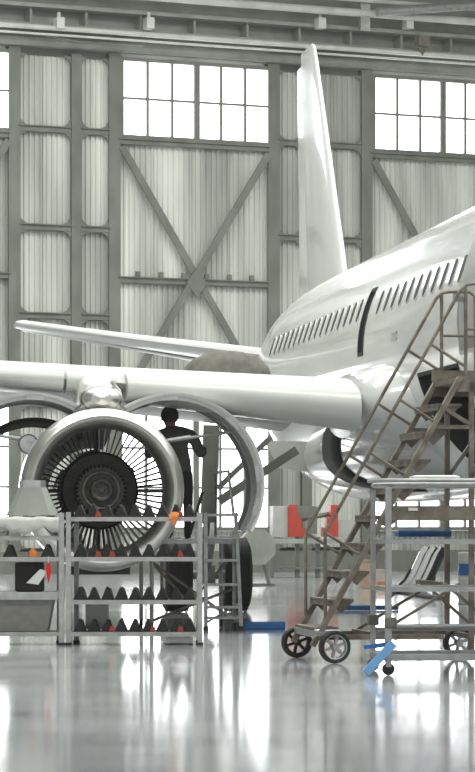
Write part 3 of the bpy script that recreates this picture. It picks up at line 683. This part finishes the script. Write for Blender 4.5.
# support the sheet: a solid top board is the bench's first shelf
MB().box((LA/2, DP/2, zz(519)-.012), (LA-.02, DP-.02, .02)).build('top_board', 'rackpaint', ra)
put(blade_mesh(11, 0), 'fan_blade', 'black', 47, 557, RD+.03, 'black wedge-shaped blade lying alone under the draped sheet on the bench', 'fan blade', group='black fan blades stored on the rack')
put(blade_mesh(12, 0), 'fan_blade', 'black', 9, 557, RD+.03, 'black wedge-shaped blade at the left picture edge on the bench shelf', 'fan blade', group='black fan blades stored on the rack')
rg = MB()
rg.loft([[Vector((q*.05*math.cos(2*math.pi*j/9)*(1+.35*math.sin(j*2.3)), q*.04*math.sin(2*math.pi*j/9), z)) for j in range(9)] for z, q in ((0, 1), (.03, 1.2), (.07, .9), (.10, .3))])
put(rg, 'rag', 'orange', 33, 557, RD+.06, 'small orange rag on the bench shelf next to a black blade', 'rag')
bxx = thing('tool_case', 'black tool case standing on the tray shelf of the bench rack', 'case', flo(lat(28), RD+.3, zz(592)), -YAW)
MB().box((0, 0, .17), (.33, .26, .34)).build('case_body', 'black', bxx, bevel=.02); MB().tube([(-.07, -.14, .30), (-.07, -.17, .32), (.07, -.17, .32), (.07, -.14, .30)], .012, 6).build('handle', 'black', bxx)
# red streamer tag hanging
st2 = thing('warning_tag', 'bright red pointed streamer hanging from the bench shelf', 'tag', flo(lat(48.5), RD-.03, zz(584)), -YAW)
MB().prism([(0, 0, 0), (.03, 0, .12), (.032, 0, .2), (.014, 0, .245), (-.014, 0, .245), (-.03, 0, .2), (-.024, 0, .12)], (0, .012, 0)).build('streamer', 'redtag', st2)
MB().tube([(0, .006, .24), (0, .006, .32)], .006, 6).build('cord', 'paper', st2)
pap = MB().prism([(-.16, 0, 0), (0, 0, .16), (.09, .02, .14), (-.02, 0, -.02)], (0, .006, 0)); put(pap, 'paper_sheet', 'paper', 40, 583, RD-.02, 'loose white paper sheet propped next to the red streamer', 'paper')

# ================================================================ ROLLING STAIRS
SL, SD = .79, 30.4
stp = thing('rolling_stairs', 'tall tan wheeled stairs with tubular handrails leading up to the airliner door', 'stairs', flo(SL, SD), R_(9)-YAW)
def S(mb, nm, m='tan', **k): return mb.build(nm, m, stp, **k)
Wd = 1.1; zb, zt, run = .234, 2.91, 1.5
slope = (zt-zb)/run
def sx(z): return (z-zb)/slope
for y in (0, Wd): S(MB().bar((-.03, y, zb-.06), (run, y, zt), .05, .10, up=(0, 1, 0)), 'stringer')
for i in range(9):
    z = zt-.285*(i+1); x = sx(z)
    S(MB().box((x+.05, Wd/2, z), (.26, Wd-.04, .03)).box((x-.07, Wd/2, z-.03), (.02, Wd-.04, .05)), 'step')
    for y in (.03, Wd-.03): MB().prism([(x-.07, y, z-.015), (x+.17, y, z-.015), (x+.05, y, z-.13)], (0, .012, 0)).build('step_bracket', 'tan', stp)
S(MB().box((run+.41, Wd/2, zt-.03), (.88, Wd, .05)).box((run+.41, 0, zt-.07), (.88, .05, .16)).box((run+.41, Wd, zt-.07), (.88, .05, .16)), 'platform')
S(MB().box((run+.2, Wd-.02, zt+.06), (.5, .03, .12)), 'kick_board')
for y in (0, Wd):
    pts = [(.10, y, zb+.1), (.10, y, 1.33)] if False else None
    S(MB().tube([(.10, y, .36), (.10, y, 1.32), (1.50, y, 3.79), (1.56, y, 3.85), (1.64, y, 3.865), (1.86, y, 3.865), (1.92, y, 3.82), (1.93, y, zt)], .018, 8), 'handrail')
    S(MB().tube([(1.56, y, zt-.05), (1.56, y, 3.83)], .019, 8), 'rail_post')
    for t in (.0, .33, .55, .78):
        z = 1.32+t*(3.79-1.32); x = .10+t*1.40; L_ = .44
        S(MB().tube([(x, y, z), (x+L_*.80, y, z-L_*.5)], .016, 6), 'rail_strut')
    S(MB().tube([(1.56, y, 3.4), (1.93, y, 3.4)], .015, 6), 'mid_rail')
    S(MB().bar((1.62, y, .05 if y == 0 else .25), (1.62, y, zt-.05), .05, .05), 'upright'); S(MB().bar((2.3, y, .0), (2.3, y, zt-.05), .06, .06), 'upright')
    S(MB().bar((.05, y, .26), (1.32 if y == 0 else 2.35, y, .26), .06, .05), 'base_rail')
    S(MB().bar((sx(2.4), y, 2.40), (1.62, y, 2.40), .05, .04), 'tie_bar')
    S(MB().bar((1.62, y, 2.42), (1.30, y, zt-.3), .04, .04), 'brace'); S(MB().bar((1.62, y, 1.9), (2.3, y, zt-.08), .05, .04), 'brace')
    S(MB().bar((.62, y, .28), (1.50, y, .80), .035, .03), 'brace'); S(MB().bar((1.35, y, .80), (1.95, y, .28), .035, .03), 'brace')
S(MB().bar((sx(1.52)+.05, -.03, 1.52), (1.66, -.03, 1.52), .03, .15), 'cross_board')
MB().box((1.0, -.05, 1.56), (.10, .004, .03)).build('label_plate', 'paper', stp)
S(MB().bar((.62, 0, .28), (.62, Wd, .28), .05, .05), 'base_cross'); S(MB().bar((1.62, 0, .26), (1.62, Wd, .26), .05, .05), 'base_cross'); S(MB().bar((1.3, 0, .80), (1.3, Wd, .80), .04, .04), 'base_cross')
S(MB().box((.12, Wd/2, .30), (.28, Wd+.1, .09)), 'axle_beam', 'galv', bevel=.02)
whs = MB().lathe([(.125, -.035), (.15, -.045), (.163, -.03), (.166, 0), (.163, .03), (.15, .045), (.125, .035)], (0, 0, 0), (0, 1, 0), 40, 0)
whs.lathe([(.125, -.035), (.115, -.03), (.115, .03), (.125, .035)], (0, 0, 0), (0, 1, 0), 40, 1).lathe([(.001, -.05), (.035, -.05), (.04, 0), (.035, .05), (.001, .05)], (0, 0, 0), (0, 1, 0), 20, 1)
for a in range(6):
    rot = Matrix.Rotation(R_(60*a+12), 3, 'Y'); whs.box(rot @ Vector((0, 0, .08)), (.028, .03, .08), rot, 1)
wsm = whs.mesh('wheel', ['rubber', 'galv']); wsm2 = whs.mesh('wheel', ['rubber', 'black'])
for x, y in ((.18, -.09), (.02, Wd+.09), (1.66, .75), (1.95, -.12)): link('wheel', wsm2 if x < .1 else wsm, stp, loc=(x, y, .166), rot=(0, 0, R_(8)))

# ================================================================ TOOL TROLLEY
CD = 28.0; cl = lat(388.5, 27.95)
tr = thing('tool_trolley', 'aluminium framed two-shelf trolley in front of the rolling stairs', 'trolley', flo(cl, CD), R_(7)-YAW)
def Tt(mb, nm, m='galv', **k): return mb.build(nm, m, tr, **k)
TL, TD = 1.5, .85
for x in (0, TL):
    Tt(MB().box((x, 0, (.18+1.76)/2), (.055, .055, 1.76-.18)), 'post'); Tt(MB().box((x, TD, (.18+1.74)/2), (.045, .045, 1.74-.18)), 'post')
for z, t in ((1.27, .045), (.825, .045)):
    mb = MB(); mb.box((TL/2, 0, z-t/2), (TL, .05, t)); mb.box((TL/2, TD, z-t/2), (TL, .04, t)); mb.box((0, TD/2, z-t/2), (.04, TD, t)); mb.box((TL, TD/2, z-t/2), (.04, TD, t)); mb.box((TL/2, TD/2, z-.012), (TL, TD, .014)); Tt(mb, 'shelf')
mb = MB(); mb.box((TL/2, 0, .165), (TL+.05, .10, .06)); mb.box((TL/2, TD, .165), (TL+.05, .08, .06)); mb.box((0, TD/2, .165), (.07, TD, .05)); mb.box((TL, TD/2, .165), (.07, TD, .05)); Tt(mb, 'base_frame')
Tt(MB().tube([(0, 0, .46), (TL, 0, .46)], .018, 8), 'cross_tube'); Tt(MB().tube([(0, TD, .40), (TL, TD, .40)], .018, 8), 'cross_tube')
for x, y in ((.02, -.01), (0, TD)): Tt(MB().box((x, y, .49), (.10, .10, .10)), 'clamp', 'canvas', bevel=.01)
# rounded top tray
def rrect(hx, hy, r, z, cx=TL/2+.06, cy=TD/2):
    o = []
    for qx, qy, a0 in ((1, 1, 0), (-1, 1, 90), (-1, -1, 180), (1, -1, 270)):
        for j in range(6):
            a = R_(a0+18*j); o.append(Vector((cx+qx*(hx-r)+r*math.cos(a), cy+qy*(hy-r)+r*math.sin(a), z)))
    return o
Tt(MB().loft([rrect(.84, .52, .3, 1.755), rrect(.86, .54, .3, 1.77), rrect(.86, .54, .3, 1.79), rrect(.84, .52, .3, 1.80)]), 'top_tray', 'rackpaint')
Tt(MB().tube([tuple(p) for p in rrect(.88, .56, .3, 1.82)]+[tuple(rrect(.88, .56, .3, 1.82)[0])], .018, 8), 'rim_tube', 'galv')
cst = MB().lathe([(.001, -.018), (.05, -.022), (.058, -.01), (.058, .01), (.05, .022), (.001, .018)], (0, 0, 0), (0, 1, 0), 24, 0).box((0, 0, .065), (.05, .06, .09), None, 1).mesh('caster', ['rubber', 'galv'])
for x in (0, TL):
    for y in (0, TD): link('caster', cst, tr, loc=(x, y, .058))
Tt(MB().bar((.03, -.10, .30), (-.24, -.14, .03), .075, .05, up=(0, 1, 0)), 'foot_brake', 'paleblue'); Tt(MB().bar((0, .0, .29), (-.22, .05, .26), .06, .04), 'foot_brake', 'blue')
put(MB().box((.25, 0, .022), (.50, .22, .044)).box((.25, -.10, .03), (.50, .02, .06)), 'tool_tray', 'blue', 397, 536.7, CD+.3, 'flat bright blue tray lying on the upper shelf of the trolley', 'tray', R_(7))
pt = flo(lat(436, 28.2), 28.4); pt.z = 1.80
wt_ = thing('white_tray', 'white shallow lidded tray on the rounded trolley top', 'tray', pt, -YAW)
MB().loft([rrect(.17, .12, .03, .0, 0, 0), rrect(.22, .16, .03, .045, 0, 0)]).build('tray_body', 'paper', wt_); MB().loft([rrect(.23, .17, .03, .045, 0, 0), rrect(.23, .17, .03, .06, 0, 0), rrect(.19, .13, .03, .072, 0, 0)]).build('lid', 'paper', wt_)

# ================================================================ THINGS ON THE FLOOR FURTHER BACK
def fthing(name, label, cat, px, d, rz=0, group=None): return thing(name, label, cat, flo(lat(px, d), d), -YAW+rz, group)
put(MB().box((0, 0, .045), (.54, .14, .09)).box((0, -.05, .075), (.54, .03, .05)), 'foam_bar', 'blue', 265, 629, 40.0, 'short blue bar on the floor right of the main wheel', 'bar', bevel=.015)
put(MB().box((0, 0, .03), (1.05, .12, .06)).box((0, 0, .065), (1.0, .05, .02)), 'foam_bar', 'blue', 366, 610, 48.3, 'long thin blue bar on the floor behind the rolling stairs', 'bar', bevel=.012)
def carton(px, d, w, h, dp, m, label, stripe=False):
    t = fthing('carton', label, 'box', px, d, R_(8)); MB().box((0, 0, h/2), (w, dp, h)).build('box_body', m, t, bevel=.008)
    MB().box((-w*.25, -dp*.5-.0, h+.02), (w*.5, .012, .10), Matrix.Rotation(.35, 3, 'X')).build('flap', m, t); MB().box((w*.25, -dp*.5, h+.02), (w*.48, .012, .10), Matrix.Rotation(.6, 3, 'X')).build('flap', m, t)
    if stripe: MB().box((0, -dp/2-.006, h*.35), (w*.7, .006, h*.22)).build('print_patch', 'orange', t)
    return t
carton(366.5, 64, .24, .55, .3, 'card', 'tall brown cardboard carton on the floor behind the stairs')
carton(380.5, 63, .30, .36, .3, 'palecard', 'pale carton with orange print beside the brown carton', True)
# ribbed silver chute with dark rim
chd = 62.0
ch = fthing('ribbed_chute', 'silver ribbed curved panel with dark rim leaning beyond the trolley', 'panel', 424, chd, R_(-15))
prof = [(-.42, .02), (-.28, .06), (-.14, .20), (-.02, .45), (.10, .72), (.20, .86)]
for j, xo in enumerate((-.14, 0, .14)):
    pts = [(x+xo, (j-1)*.06, z+.05) for x, z in prof]; MB().tube(pts, [.05, .06, .065, .065, .06, .05], 8).build('rib', 'white', ch)
for xo in (-.07, .07, .2): MB().tube([(x+xo, .05, z+.03) for x, z in prof], .045, 8).build('backing', 'black', ch)
MB().tube([(x+.27, .1, z+.04) for x, z in prof], .055, 8).build('rim', 'rubber', ch); MB().tube([(x-.24, -.1, z*.9+.04) for x, z in prof[:4]], .03, 8).build('rim', 'rubber', ch)
MB().box((-.05, .25, .03), (.7, .3, .06)).bar((.15, .25, .05), (.22, .1, .8), .05, .05).build('stand', 'black', ch)
hp = [flo(lat(390+5*i, 57), 57+2.2*math.sin(i*.55), .03) for i in range(14)]
tag(MB().tube(hp, .035, 8).build('hose', 'black'), 'black hose curving over the floor below the trolley shelf', 'hose')
drm = fthing('drum', 'white drum at the right picture edge beyond the trolley', 'drum', 478, 52.0)
MB().lathe([(.001, 0), (.34, 0), (.355, .02), (.34, .04), (.34, .42), (.355, .44), (.34, .46), (.34, .86), (.355, .88), (.34, .9), (.001, .9)], (0, 0, 0), (0, 0, 1), 36).build('drum_body', 'paper', drm); MB().lathe([(.345, .5), (.347, .5), (.347, .7), (.345, .7)], (0, 0, 0), (0, 0, 1), 36).build('band', 'blue', drm)
# tail dock bench with red brackets near the wall
jd = 76.0; JS = F_PX/jd
jg = fthing('jig_bench', 'grey bench with two red stepped brackets standing near the back wall', 'bench', 305, jd, R_(10))
def jx(px): return (px-305)/JS
def jz(py): return CAM_H+(HZ-py)/JS
for x in (271, 297, 318, 352): MB().box((jx(x), 0, jz(537)/2), (.10, .12, jz(537))).build('leg', 'steel', jg)
MB().box((jx(312), 0, jz(541)), (jx(357)-jx(268), .8, .12)).build('bench_top', 'steel_pale', jg)
MB().box((jx(279), .05, (jz(537)+jz(506))/2), (jx(286.5)-jx(271), .5, jz(506)-jz(537))).build('grey_cabinet', 'greypaint', jg); MB().box((jx(345), .05, (jz(537)+jz(520))/2), (jx(356)-jx(336), .5, jz(520)-jz(537))).build('grey_cabinet', 'greypaint', jg)
def step(px0, px1, sg):
    w = jx(px1)-jx(px0); z0, z1 = jz(537), jz(505); h = z1-z0
    a = [(0, 0), (w, 0), (w, h*.30), (w*.75, h*.30), (w*.75, h*.62), (w*.5, h*.62), (w*.5, h), (0, h)]
    if sg < 0: a = [(w-x, z) for x, z in a]
    return MB().prism([(jx(px0)+x, -.34, z0+z) for x, z in a], (0, .3, 0))
step(286, 303, 1).build('red_bracket', 'red', jg); step(321, 336, -1).build('red_bracket', 'red', jg)
MB().box((jx(300), .05, jz(512)), (.5, .25, .3)).tube([(jx(295), 0, jz(520)), (jx(330), 0, jz(514))], .06, 8).box((jx(312), .1, jz(520)), (.25, .3, .7)).build('mechanism', 'steel', jg)
MB().box((jx(312), .1, .25), (jx(345)-jx(280), .6, .06)).build('lower_shelf', 'steel', jg)
# octagonal grey drum end by the main gear
od = fthing('reel_stand', 'dark grey octagonal reel on a stand behind the main wheel', 'reel', 258, 66.0, R_(10))
oz = zz(547, 66); MB().prism([(.42*math.cos(R_(22.5+45*k)), 0, oz+.42*math.sin(R_(22.5+45*k))) for k in range(8)], (0, .35, 0)).build('reel', 'steel_pale', od)
MB().bar((-.3, .17, 0), (-.02, .17, oz), .07, .07).bar((.3, .17, 0), (.02, .17, oz), .07, .07).bar((-.4, .17, .03), (.4, .17, .03), .07, .06).build('stand', 'steel', od)
